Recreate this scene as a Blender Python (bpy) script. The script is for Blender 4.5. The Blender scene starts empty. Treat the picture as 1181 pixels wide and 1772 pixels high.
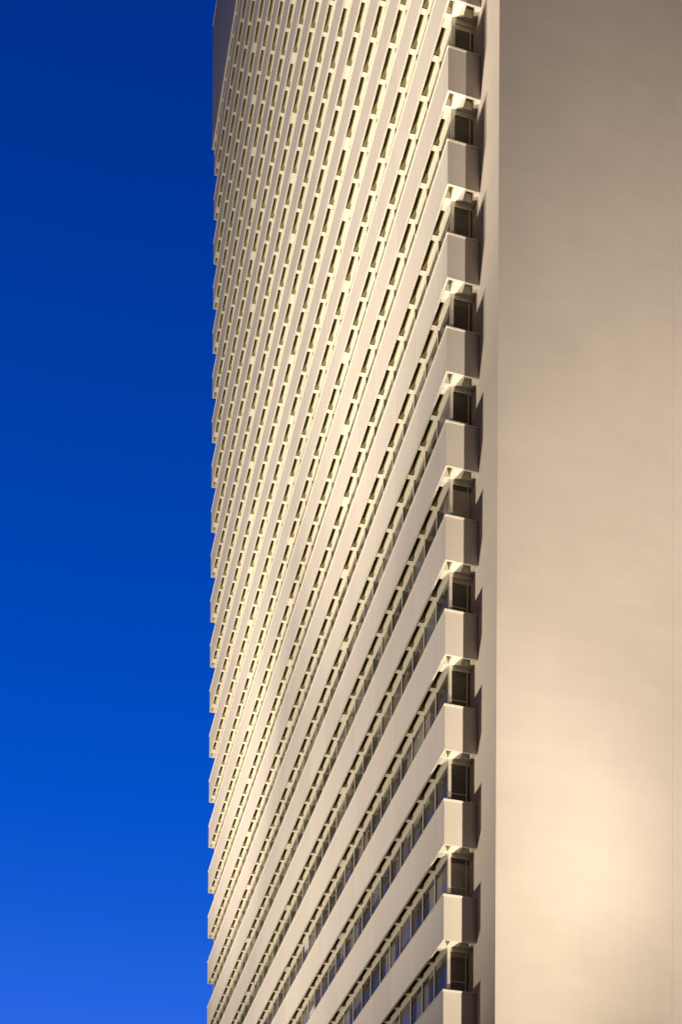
import bpy, math, random
from mathutils import Vector, Matrix
random.seed(7)
sc = bpy.context.scene

# ------------------------------------------------------------------ camera
CAM = Vector((-14.9073, -42.7259, -20.9836))
YAW, PITCH, ROLL, FPX, PY = 0.2607, 0.0182, 0.0066, 2296.84, 2640.5
fwd = Vector((math.sin(YAW)*math.cos(PITCH), math.cos(YAW)*math.cos(PITCH), math.sin(PITCH)))
rt = Vector((math.cos(YAW), -math.sin(YAW), 0)); up = rt.cross(fwd)
r2 = rt*math.cos(ROLL) + up*math.sin(ROLL); u2 = -rt*math.sin(ROLL) + up*math.cos(ROLL)
cd = bpy.data.cameras.new('camera'); cam = bpy.data.objects.new('camera', cd)
sc.collection.objects.link(cam); sc.camera = cam
m = Matrix((r2, u2, -fwd)).transposed().to_4x4(); m.translation = CAM; cam.matrix_world = m
cd.sensor_fit = 'AUTO'; cd.sensor_width = 36.0; cd.lens = FPX/1772*36
cd.shift_x = 0.0; cd.shift_y = (PY-886)/1772
cd.clip_start = 0.1; cd.clip_end = 4000

def px(p):
    v = Vector(p)-CAM; z = v.dot(fwd)
    return 590.5+FPX*v.dot(r2)/z, PY-FPX*v.dot(u2)/z, z

# ------------------------------------------------------------------ world: clear sky at blue hour
w = bpy.data.worlds.new('World'); sc.world = w; w.use_nodes = True
nt = w.node_tree; nt.nodes.clear()
tc = nt.nodes.new('ShaderNodeTexCoord'); sx = nt.nodes.new('ShaderNodeSeparateXYZ')
rp = nt.nodes.new('ShaderNodeValToRGB'); bg = nt.nodes.new('ShaderNodeBackground'); wo = nt.nodes.new('ShaderNodeOutputWorld')
nt.links.new(tc.outputs['Generated'], sx.inputs[0]); nt.links.new(sx.outputs['Z'], rp.inputs[0])
nt.links.new(rp.outputs[0], bg.inputs[0]); nt.links.new(bg.outputs[0], wo.inputs[0])
def lin(c): return tuple(((v/255+0.055)/1.055)**2.4 if v > 10 else v/255/12.92 for v in c)+(1,)
els = rp.color_ramp.elements
stops = [(0.0, (30, 34, 50)), (0.06, (74, 120, 215)), (0.355, (43, 104, 230)), (0.43, (20, 91, 213)), (0.49, (2, 82, 202)), (0.58, (0, 70, 183)), (0.66, (0, 61, 164)), (0.75, (0, 49, 144)), (1.0, (1, 34, 104))]
els[0].position, els[0].color = stops[0][0], lin(stops[0][1])
els[1].position, els[1].color = stops[-1][0], lin(stops[-1][1])
for p_, c_ in stops[1:-1]:
    e = els.new(p_); e.color = lin(c_)
bg.inputs[1].default_value = 1.0
# the afterglow lies beyond the tower (+Y); the sky behind the viewer is nearly night, with a faint warm city glow
def wm(op, a, b=None, c=None):
    x_ = nt.nodes.new('ShaderNodeMath'); x_.operation = op
    for i_, v_ in enumerate((a, b, c)):
        if v_ is None: continue
        if isinstance(v_, (int, float)): x_.inputs[i_].default_value = v_
        else: nt.links.new(v_, x_.inputs[i_])
    return x_.outputs[0]
X_, Y_ = sx.outputs['X'], sx.outputs['Y']
hl = wm('SQRT', wm('ADD', wm('ADD', wm('MULTIPLY', X_, X_), wm('MULTIPLY', Y_, Y_)), 1e-5))
az = wm('DIVIDE', wm('ADD', wm('MULTIPLY', X_, 0.0), Y_), hl)
mr = nt.nodes.new('ShaderNodeMapRange'); mr.interpolation_type = 'SMOOTHSTEP'
mr.inputs['From Min'].default_value = 0.35; mr.inputs['From Max'].default_value = 0.93; nt.links.new(az, mr.inputs['Value'])
mxc = nt.nodes.new('ShaderNodeMix'); mxc.data_type = 'RGBA'; nt.links.new(mr.outputs[0], mxc.inputs[0])
mxc.inputs[6].default_value = (0.050, 0.036, 0.046, 1); nt.links.new(rp.outputs[0], mxc.inputs[7]); nt.links.new(mxc.outputs[2], bg.inputs[0])

SLAB = 1.757
# ------------------------------------------------------------------ the floodlights that wash the tower, plus an added corner fill lamp (all below the frame)
def spot(name, loc, aim, power, col, size, blend, rad=0.25):
    l = bpy.data.lights.new(name, 'SPOT'); o = bpy.data.objects.new(name, l); sc.collection.objects.link(o)
    o.location = loc; d = Vector(aim)-Vector(loc); o.rotation_euler = d.to_track_quat('-Z', 'Y').to_euler()
    l.energy = power; l.color = col; l.spot_size = math.radians(size); l.spot_blend = blend; l.shadow_soft_size = rad
    return o
WARM = (1.0, 0.88, 0.70)
FL_ = 'facade_floodlight_lamp'; EL_ = 'end_wall_floodlight_lamp'
spot(FL_, (-38, 12.0, -10.7), (0, 6.9, 27.6), 80000, WARM, 84.4, 1.0)
spot(FL_, (-38, 18.0, -14), (0, 4.6, 58.7), 280000, WARM, 49.3, 1.0, 0.6)
spot(FL_, (-38, 42.1, -14), (0, 36.4, 13.7), 104000, WARM, 72, 1.0, 1.0)
spot(FL_, (-38, 21.4, -14), (0, 46.1, 43.9), 255000, WARM, 40, 1.0, 1.0)
WARM2 = (1.0, 0.865, 0.73)
def epos(t): return (1.2+0.313*t, -SLAB-t, -21.5)
GOLD = (1.0, 0.87, 0.70)
spot(EL_, epos(19.13), (9.0, -1.757, 58.0), 93000, WARM2, 40, 1.0)
spot(EL_, epos(23.33), (-4.0, -1.757, 4.0), 50200, GOLD, 40, 1.0)
spot(EL_, epos(34.88), (12.0, -1.757, 8.0), 96000, GOLD, 45, 1.0)
spot(EL_, epos(14.0), (5.4, -1.757, 11.0), 25000, (1.0, 0.88, 0.80), 23, 1.0)
spot(EL_, epos(7.0), (-1.5, -0.5, 11.0), 16000, (1.0, 0.88, 0.60), 42, 1.0, 0.12)  # near lamp added to brighten the corner soffits and lower end face

sc.view_settings.view_transform = 'Standard'; sc.view_settings.look = 'None'
sc.view_settings.exposure = 0.0; sc.view_settings.gamma = 1.0
sc.cycles.max_bounces = 5; sc.cycles.diffuse_bounces = 4

# ------------------------------------------------------------------ dimensions
F = 3.3; SH = 1.50; L = 51.587; W3 = 1.205; E = 0.588; D = 0.365
GZ = CAM.z-1.6
NB = 36; EXTRA = 0.37; WIDE = (10, 18, 26)
B = (L-2*E-EXTRA*len(WIDE))/NB
N0, N1 = -4, 24
def yb(k):                                   # bay boundary (centre of its rib)
    return E+k*B+EXTRA*sum(0.5 if k == q else (1 if k > q else 0) for q in WIDE)
def half(k): return (0.10+(EXTRA/2 if k in WIDE else 0))

# ------------------------------------------------------------------ materials
def mat(name, base, rough=0.8, build=None, spec=0.3):
    m_ = bpy.data.materials.new(name); m_.use_nodes = True
    n = m_.node_tree; b = n.nodes['Principled BSDF']
    b.inputs['Base Color'].default_value = (*base, 1); b.inputs['Roughness'].default_value = rough
    b.inputs['Specular IOR Level'].default_value = spec
    if build: build(n, b, base)
    return m_
def N(n, t, **k):
    x = n.nodes.new(t)
    for a, v in k.items(): setattr(x, a, v)
    return x
def math_(n, op, a, b=None, c=None):
    x = N(n, 'ShaderNodeMath', operation=op)
    for i, v in enumerate((a, b, c)):
        if v is None: continue
        if isinstance(v, (int, float)): x.inputs[i].default_value = v
        else: n.links.new(v, x.inputs[i])
    return x.outputs[0]
def weathered(amount=0.10, streak=0.06, panels=False, bump=0.15, trowel=0.0):
    def f(n, b, base):
        g = N(n, 'ShaderNodeNewGeometry'); P = g.outputs['Position']
        n1 = N(n, 'ShaderNodeTexNoise'); n1.inputs['Scale'].default_value = 0.35; n1.inputs['Detail'].default_value = 6
        n.links.new(P, n1.inputs['Vector'])
        mp = N(n, 'ShaderNodeMapping'); mp.inputs['Scale'].default_value = (2.2, 2.2, 0.12); n.links.new(P, mp.inputs['Vector'])
        n2 = N(n, 'ShaderNodeTexNoise'); n2.inputs['Scale'].default_value = 1.6; n2.inputs['Detail'].default_value = 5
        n.links.new(mp.outputs[0], n2.inputs['Vector'])
        n3 = N(n, 'ShaderNodeTexNoise'); n3.inputs['Scale'].default_value = 9; n3.inputs['Detail'].default_value = 8; n3.inputs['Roughness'].default_value = 0.7
        n.links.new(P, n3.inputs['Vector'])
        v = math_(n, 'MULTIPLY_ADD', n1.outputs['Fac'], amount*2, 1-amount)
        v2 = math_(n, 'MULTIPLY_ADD', n2.outputs['Fac'], streak*2, 1-streak)
        v3 = math_(n, 'MULTIPLY_ADD', n3.outputs['Fac'], 0.08, 0.96)
        v = math_(n, 'MULTIPLY', math_(n, 'MULTIPLY', v, v2), v3)
        if trowel:
            mq = N(n, 'ShaderNodeMapping'); mq.inputs['Rotation'].default_value = (0, math.radians(28), 0); mq.inputs['Scale'].default_value = (0.35, 1.0, 1.9); n.links.new(P, mq.inputs['Vector'])
            n4 = N(n, 'ShaderNodeTexNoise'); n4.inputs['Scale'].default_value = 0.9; n4.inputs['Detail'].default_value = 9; n4.inputs['Roughness'].default_value = 0.62
            n4.inputs['Distortion'].default_value = 0.6; n.links.new(mq.outputs[0], n4.inputs['Vector'])
            v = math_(n, 'MULTIPLY', v, math_(n, 'MULTIPLY_ADD', n4.outputs['Fac'], trowel*2, 1-trowel))
        if panels:
            s = N(n, 'ShaderNodeSeparateXYZ'); n.links.new(P, s.inputs[0])
            t = math_(n, 'DIVIDE', math_(n, 'SUBTRACT', s.outputs['Y'], E), B*2)
            fl = math_(n, 'FLOOR', t); fr = math_(n, 'SUBTRACT', t, fl)
            line = math_(n, 'LESS_THAN', fr, 0.016)
            flz = math_(n, 'FLOOR', math_(n, 'DIVIDE', s.outputs['Z'], F))
            cb = N(n, 'ShaderNodeCombineXYZ'); n.links.new(fl, cb.inputs[0]); n.links.new(flz, cb.inputs[1])
            wn = N(n, 'ShaderNodeTexWhiteNoise', noise_dimensions='2D'); n.links.new(cb.outputs[0], wn.inputs['Vector'])
            v = math_(n, 'MULTIPLY', v, math_(n, 'MULTIPLY_ADD', wn.outputs['Value'], 0.08, 0.96))
            v = math_(n, 'MULTIPLY', v, math_(n, 'MULTIPLY_ADD', line, 0.16, 1.0))
        mx = N(n, 'ShaderNodeVectorMath', operation='SCALE'); mx.inputs[0].default_value = base; n.links.new(v, mx.inputs['Scale'])
        n.links.new(mx.outputs[0], b.inputs['Base Color'])
        bp = N(n, 'ShaderNodeBump'); bp.inputs['Strength'].default_value = bump; bp.inputs['Distance'].default_value = 0.02
        n.links.new(n3.outputs['Fac'], bp.inputs['Height']); n.links.new(bp.outputs[0], b.inputs['Normal'])
    return f
M_PANEL = mat('painted concrete panel', (0.60, 0.54, 0.47), 0.75, weathered(0.06, 0.05, True))
M_SOF = mat('painted soffit concrete', (0.68, 0.63, 0.52), 0.75, weathered(0.06, 0.03))
M_FRAME = mat('cream window frame', (0.58, 0.53, 0.44), 0.5, weathered(0.05, 0.04))
M_WALL = mat('rendered end wall', (0.60, 0.53, 0.46), 0.85, weathered(0.10, 0.02, bump=0.12, trowel=0.07))
M_PARA = mat('roof fascia cladding', (0.33, 0.31, 0.32), 0.6, weathered(0.05, 0.04))
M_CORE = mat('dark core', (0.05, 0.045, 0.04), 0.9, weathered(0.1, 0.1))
M_VOID = mat('dark olive slot interior', (0.21, 0.18, 0.08), 0.9, weathered(0.1, 0.1))  # slot interiors, a darker olive than the soffit around them
def glassy(n, b, base):
    g = N(n, 'ShaderNodeNewGeometry'); s = N(n, 'ShaderNodeSeparateXYZ'); n.links.new(g.outputs['Position'], s.inputs[0])
    fy = math_(n, 'FLOOR', math_(n, 'DIVIDE', s.outputs['Y'], B)); fz = math_(n, 'FLOOR', math_(n, 'DIVIDE', math_(n, 'ADD', s.outputs['Z'], 0.3), F))
    cb = N(n, 'ShaderNodeCombineXYZ'); n.links.new(fy, cb.inputs[0]); n.links.new(fz, cb.inputs[1])
    wn = N(n, 'ShaderNodeTexWhiteNoise', noise_dimensions='2D'); n.links.new(cb.outputs[0], wn.inputs['Vector'])
    v = math_(n, 'MULTIPLY_ADD', math_(n, 'POWER', wn.outputs['Value'], 4.0), 2.4, 0.6)
    ns = N(n, 'ShaderNodeTexNoise'); ns.inputs['Scale'].default_value = 1.4; ns.inputs['Detail'].default_value = 4; n.links.new(g.outputs['Position'], ns.inputs['Vector'])
    v = math_(n, 'MULTIPLY', v, math_(n, 'MULTIPLY_ADD', ns.outputs['Fac'], 1.2, 0.4))
    mx = N(n, 'ShaderNodeVectorMath', operation='SCALE'); mx.inputs[0].default_value = base; n.links.new(v, mx.inputs['Scale'])
    n.links.new(mx.outputs[0], b.inputs['Base Color'])
    b.inputs['IOR'].default_value = 1.12
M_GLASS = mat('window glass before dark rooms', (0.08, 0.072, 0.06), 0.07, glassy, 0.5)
M_GLASS2 = mat('corner window glass', (0.17, 0.15, 0.12), 0.07, glassy, 0.5)
M_PANE_REFL = mat('pale painted pane reflection', (0.50, 0.47, 0.52), 0.35, weathered(0.05, 0.1))  # pale colour painted in for bright reflections on single panes
M_BLIND2 = mat('grey roller blinds', (0.13, 0.12, 0.11), 0.3, weathered(0.05, 0.1))
M_GROUND = mat('stone paving', (0.16, 0.15, 0.14), 0.85, weathered(0.2, 0.0))

# ------------------------------------------------------------------ mesh helper
class MB:
    def __init__(s): s.v = []; s.f = []; s.mi = []
    def quad(s, *p, mi=0):
        k = len(s.v); s.v += [tuple(q) for q in p]; s.f.append(tuple(range(k, k+len(p)))); s.mi.append(mi)
    def box(s, a, b, mi=0):
        (x0, y0, z0), (x1, y1, z1) = a, b; k = len(s.v)
        s.v += [(x0,y0,z0),(x1,y0,z0),(x1,y1,z0),(x0,y1,z0),(x0,y0,z1),(x1,y0,z1),(x1,y1,z1),(x0,y1,z1)]
        for f in ((0,3,2,1),(4,5,6,7),(0,1,5,4),(1,2,6,5),(2,3,7,6),(3,0,4,7)): s.f.append(tuple(k+i for i in f)); s.mi.append(mi)
    def build(s, name, mats, parent=None, loc=None):
        me = bpy.data.meshes.new(name); me.from_pydata(s.v, [], s.f)
        for m_ in (mats if isinstance(mats, (list, tuple)) else [mats]): me.materials.append(m_)
        for p, i in zip(me.polygons, s.mi): p.material_index = i
        me.update(); o = bpy.data.objects.new(name, me); sc.collection.objects.link(o)
        if parent: o.parent = parent
        if loc: o.location = loc
        return o
def copy_(o, parent, loc=None):
    c = o.copy(); sc.collection.objects.link(c); c.parent = parent
    if loc is not None: c.location = loc
    return c

# ------------------------------------------------------------------ setting
g = MB(); g.box((-600, -600, GZ-0.5), (600, 600, GZ))
go = g.build('ground', M_GROUND); go['kind'] = 'structure'; go['label'] = 'paved ground around the foot of the tower'

# ------------------------------------------------------------------ the tower
tower = bpy.data.objects.new('office_tower', None); sc.collection.objects.link(tower); tower.location = (0, 0, 0)
tower['label'] = 'tall floodlit cream office tower with stacked window bands against a deep blue evening sky'
tower['category'] = 'tower'
ROOF = N1*F+SH+0.50
TOP = ROOF+9.2

# core body behind the glass
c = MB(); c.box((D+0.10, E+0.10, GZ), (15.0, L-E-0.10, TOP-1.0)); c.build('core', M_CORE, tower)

def cavity(m_, poly, z0, z1, wall=1):        # walls and lid of a coffer, extruded up from the soffit
    n = len(poly)
    for i in range(n):
        a, b = poly[i], poly[(i+1) % n]
        m_.quad((a[0], a[1], z0), (b[0], b[1], z0), (b[0], b[1], z1), (a[0], a[1], z1), mi=wall)
    m_.quad(*[(p[0], p[1], z1) for p in poly], mi=1)
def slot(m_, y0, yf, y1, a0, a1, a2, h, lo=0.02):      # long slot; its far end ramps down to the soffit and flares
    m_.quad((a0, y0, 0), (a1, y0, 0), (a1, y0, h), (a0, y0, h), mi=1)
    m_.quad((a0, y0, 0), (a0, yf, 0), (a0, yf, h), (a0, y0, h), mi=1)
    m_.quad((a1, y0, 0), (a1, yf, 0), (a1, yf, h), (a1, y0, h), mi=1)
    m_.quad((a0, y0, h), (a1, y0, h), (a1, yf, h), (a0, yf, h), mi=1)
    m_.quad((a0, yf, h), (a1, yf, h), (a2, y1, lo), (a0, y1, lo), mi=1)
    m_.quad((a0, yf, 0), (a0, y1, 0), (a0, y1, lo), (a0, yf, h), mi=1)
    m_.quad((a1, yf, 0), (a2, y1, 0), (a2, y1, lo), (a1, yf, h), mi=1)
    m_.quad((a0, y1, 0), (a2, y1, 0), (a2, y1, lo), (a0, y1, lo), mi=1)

A0, A1, A2, FL = 0.085, 0.245, 0.345, 0.70     # slot: outer edge, inner edge, flared inner edge, where the flare starts
def soffit_mesh(x_out=0.0, depth=0.24, A0=A0):
    s = MB(); z = 0.0
    ylo = x_out                               # outer outline offset (negative = projects)
    # outer margins
    s.quad((x_out, ylo, z), (A0, A0, z), (A0, L-A0, z), (x_out, L-ylo, z))
    s.quad((x_out, ylo, z), (W3, ylo, z), (W3, A0, z), (A0, A0, z))
    s.quad((x_out, L-ylo, z), (A0, L-A0, z), (W3, L-A0, z), (W3, L-ylo, z))
    # corner coffers, both ends
    for mir in (False, True):
        Y = (lambda y: L-y) if mir else (lambda y: y)
        c0, c1 = A0, 0.50
        xi = 0.30
        cavity(s, [(A0, Y(c0)), (xi, Y(c0)), (xi, Y(c1)), (A0, Y(c1))], z, 0.26, 0)
        # rest of the corner plate
        s.quad((xi, Y(c0), z), (0.70, Y(c0), z), (0.70, Y(c1), z), (xi, Y(c1), z))
        cavity(s, [(0.70, Y(c0)), (1.05, Y(c0)), (1.05, Y(0.42)), (0.70, Y(0.42))], z, 0.30, 0)
        s.quad((0.70, Y(0.42), z), (1.05, Y(0.42), z), (1.05, Y(c1), z), (0.70, Y(c1), z))
        s.quad((1.05, Y(c0), z), (W3, Y(c0), z), (W3, Y(c1), z), (1.05, Y(c1), z))
        s.quad((A0, Y(c1), z), (W3, Y(c1), z), (W3, Y(E+0.06), z), (A0, Y(E+0.06), z))
    # bays
    prev = E+0.06
    for k in range(NB):
        y0 = yb(k)+half(k); y1 = yb(k+1)-half(k+1)
        if k == 0: y0 = E+0.36
        if k == NB-1: y1 = L-E-0.36
        yf = y0+(y1-y0)*FL
        s.quad((A0, prev, z), (D+0.02, prev, z), (D+0.02, y0, z), (A0, y0, z))
        s.quad((A1, y0, z), (D+0.02, y0, z), (D+0.02, yf, z), (A1, yf, z))
        s.quad((A1, yf, z), (D+0.02, yf, z), (D+0.02, y1, z), (A2, y1, z))
        slot(s, y0, yf, y1, A0, A1, A2, depth)
        prev = y1
    s.quad((A0, prev, z), (D+0.02, prev, z), (D+0.02, L-E-0.06, z), (A0, L-E-0.06, z))
    return s
def spandrel_mesh():
    s = MB(); t = 0.07; z0 = -0.025
    # front skin, end skins (L-shaped ring of thin panels)
    s.box((0, 0, z0), (t, L, SH))
    s.box((t, 0, z0), (W3, t, SH))
    s.box((t, L-t, z0), (W3, L, SH))
    # sill behind the panel
    s.box((t, t, SH-0.08), (D+0.08, L-t, SH-0.01))
    s.box((D+0.08, t, SH-0.08), (W3, E+0.08, SH-0.01))
    s.box((D+0.08, L-E-0.08, SH-0.08), (W3, L-t, SH-0.01))
    return s
def coping_mesh():
    s = MB(); o = 0.03
    s.box((-o, -o, SH), (0.10, L+o, SH+0.045)); s.box((0.10, -o, SH), (W3, 0.10, SH+0.045)); s.box((0.10, L-0.10, SH), (W3, L+o, SH+0.045))
    return s
WH = F-SH                                     # window height
def frame_mesh(y0, y1):                       # frame of one bay, origin at bay start; mullion at the near side
    s = MB()
    s.box((D-0.075, y0, -0.03), (D+0.06, y1, -0.003))
    s.box((D-0.035, y0, -0.065), (D+0.06, y1, -0.03))
    s.box((D-0.005, y0, -0.10), (D+0.06, y1, -0.065))
    s.box((D-0.03, y0-0.035, -WH), (D+0.06, y0+0.035, -0.102))
    s.box((D+0.0, y0+0.035, -WH+0.0), (D+0.06, y1-0.035, -WH+0.09))
    return s
def pane_mesh(y0, y1, tilt=0.0, z=0.0):
    s = MB(); a, b = y0+0.035, y1-0.035; h = tilt*(b-a)
    s.box((D+0.03, a, z-WH+0.09), (D+0.05, b, z-0.10))
    for i in (0, 3, 4, 7): s.v[i] = (s.v[i][0]+(h if i in (3, 7) else 0), s.v[i][1], s.v[i][2])
    return s

# ranking of the windows by how large they show
cand = []
for n in range(N0+1, N1+1):
    for k in range(NB):
        yc = (yb(k)+yb(k+1))/2; zc = n*F
        X, Yp, zz = px((D, yc, zc-0.6))
        hid = D*(zc-CAM.z)/(D-CAM.x)
        vis = max(0, WH-0.15-hid)/zz/zz
        if 0 <= Yp <= 1790 and vis > 0: cand.append((vis, n, k))
cand.sort(reverse=True); best = {(n, k) for _, n, k in cand[:100]}

sp0 = spandrel_mesh(); cp0 = coping_mesh(); sf0 = soffit_mesh()
spo = spo_c = sfo = None
rest_f = MB(); rest_p = MB()
def add(dst, src, off):
    k = len(dst.v); dst.v += [(a+off[0], b+off[1], c_+off[2]) for a, b, c_ in src.v]
    dst.f += [tuple(k+i for i in f) for f in src.f]; dst.mi += src.mi
frames = {}
for n in range(N0, N1+1):
    z = n*F
    if spo is None:
        spo = sp0.build('spandrel', M_PANEL, tower, (0, 0, z)); spc = cp0.build('coping', M_SOF, spo)
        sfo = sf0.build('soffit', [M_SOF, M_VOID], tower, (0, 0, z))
    else:
        a = copy_(spo, tower, (0, 0, z)); copy_(spc, a); copy_(sfo, tower, (0, 0, z))
    if n == N0: continue
    for k in range(NB):
        y0, y1 = yb(k), yb(k+1)
        tilt = random.gauss(0, 0.006)
        if (n, k) in best:
            key = round(y1-y0, 3)
            if key not in frames: frames[key] = frame_mesh(0, y1-y0).build('window', M_FRAME, tower, (0, y0, z)); fr = frames[key]
            else: fr = copy_(frames[key], tower, (0, y0, z))
            pane_mesh(0, y1-y0, tilt).build('pane', M_GLASS, fr)
            PANE_REFL = {(3, 15): (0.1, 0.75, 0.1, 0.55, 1), (2, 14): (0.05, 0.95, 0.75, 1.70, 1), (2, 15): (0.3, 0.95, 1.0, 1.70, 1), (3, 19): (0.1, 0.7, 0.1, 0.8, 1),
                  (5, 23): (0.05, 0.95, 0.5, 1.5, 1), (5, 24): (0.05, 0.95, 0.5, 1.5, 1)}  # panes whose bright reflection is painted as a pale panel
            q = PANE_REFL.get((n, k))
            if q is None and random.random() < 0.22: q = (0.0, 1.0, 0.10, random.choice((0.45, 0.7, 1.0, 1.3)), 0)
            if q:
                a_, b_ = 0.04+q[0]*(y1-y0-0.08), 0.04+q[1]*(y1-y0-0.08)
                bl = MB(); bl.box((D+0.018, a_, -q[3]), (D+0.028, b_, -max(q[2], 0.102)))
                bl.build('blind_or_reflection', M_PANE_REFL if q[4] else M_BLIND2, fr)  # grey ones are blinds, pale ones painted reflections
        else:
            add(rest_f, frame_mesh(0, y1-y0), (0, y0, z)); add(rest_p, pane_mesh(0, y1-y0, tilt), (0, y0, z))
    rest_f.box((D-0.03, L-E-0.035, z-WH), (D+0.06, L-E+0.035, z))
k0 = len(rest_f.f)
add(rest_f, rest_p, (0, 0, 0)); rest_f.mi = [0]*k0+[1]*(len(rest_f.f)-k0)
o = rest_f.build('window_band', [M_FRAME, M_GLASS], tower); o['kind'] = 'stuff'

# end windows between the corner post and the blank wall
def end_window(n, first=None):
    z = n*F
    s = MB(); x0, x1 = D-0.03, W3
    s.box((x0, E-0.03, -WH), (x0+0.08, E+0.06, -0.003))                # corner post
    s.box((x0+0.08, E-0.02, -0.07), (x1, E+0.06, -0.003))              # head
    s.box((x0+0.08, E-0.005, -0.13), (x1, E+0.06, -0.07))
    s.box((x1-0.05, E-0.0, -WH), (x1, E+0.06, -0.13)); s.box((x1-0.19, E+0.01, -WH), (x1-0.155, E+0.06, -0.13)); s.box((x0+0.12, E+0.01, -WH+0.62), (x1-0.19, E+0.06, -WH+0.655))
    s.box((x0+0.08, E+0.0, -WH), (x0+0.12, E+0.06, -0.13))
    s.box((x0+0.12, E+0.0, -WH), (x1-0.19, E+0.06, -WH+0.06))
    return s
f0 = None
for n in range(N0+1, N1+1):
    if f0 is None:
        f0 = end_window(n).build('corner_window', M_FRAME, tower, (0, 0, n*F))
        p = MB(); p.box((D+0.09, E+0.03, -WH+0.06), (W3-0.05, E+0.05, -0.13)); p0 = p.build('pane', M_GLASS2, f0)
    else:
        f = copy_(f0, tower, (0, 0, n*F)); copy_(p0, f)

# roof fascia
s = MB(); xo = -0.15
s.box((xo, xo, ROOF+0.004), (0.0, L-xo, TOP)); s.box((0.0, xo, ROOF+0.004), (15.0, 0.0, TOP)); s.box((0.0, L, ROOF+0.004), (15.0, L-xo, TOP))
fas = s.build('roof_fascia', M_PARA, tower)
s = MB(); s.box((xo-0.03, xo-0.03, TOP), (15.0, L-xo+0.03, TOP+0.12)); s.build('coping', M_SOF, fas)
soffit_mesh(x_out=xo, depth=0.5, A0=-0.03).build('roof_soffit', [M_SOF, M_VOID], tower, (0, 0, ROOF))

# blank end wall
s = MB(); XJ = 7.728
s.box((W3, -SLAB, GZ), (XJ, E+0.6, TOP))
s.box((XJ, -SLAB-0.008, GZ), (15.2, E+0.6, TOP))
s.build('end_wall', M_WALL, tower)
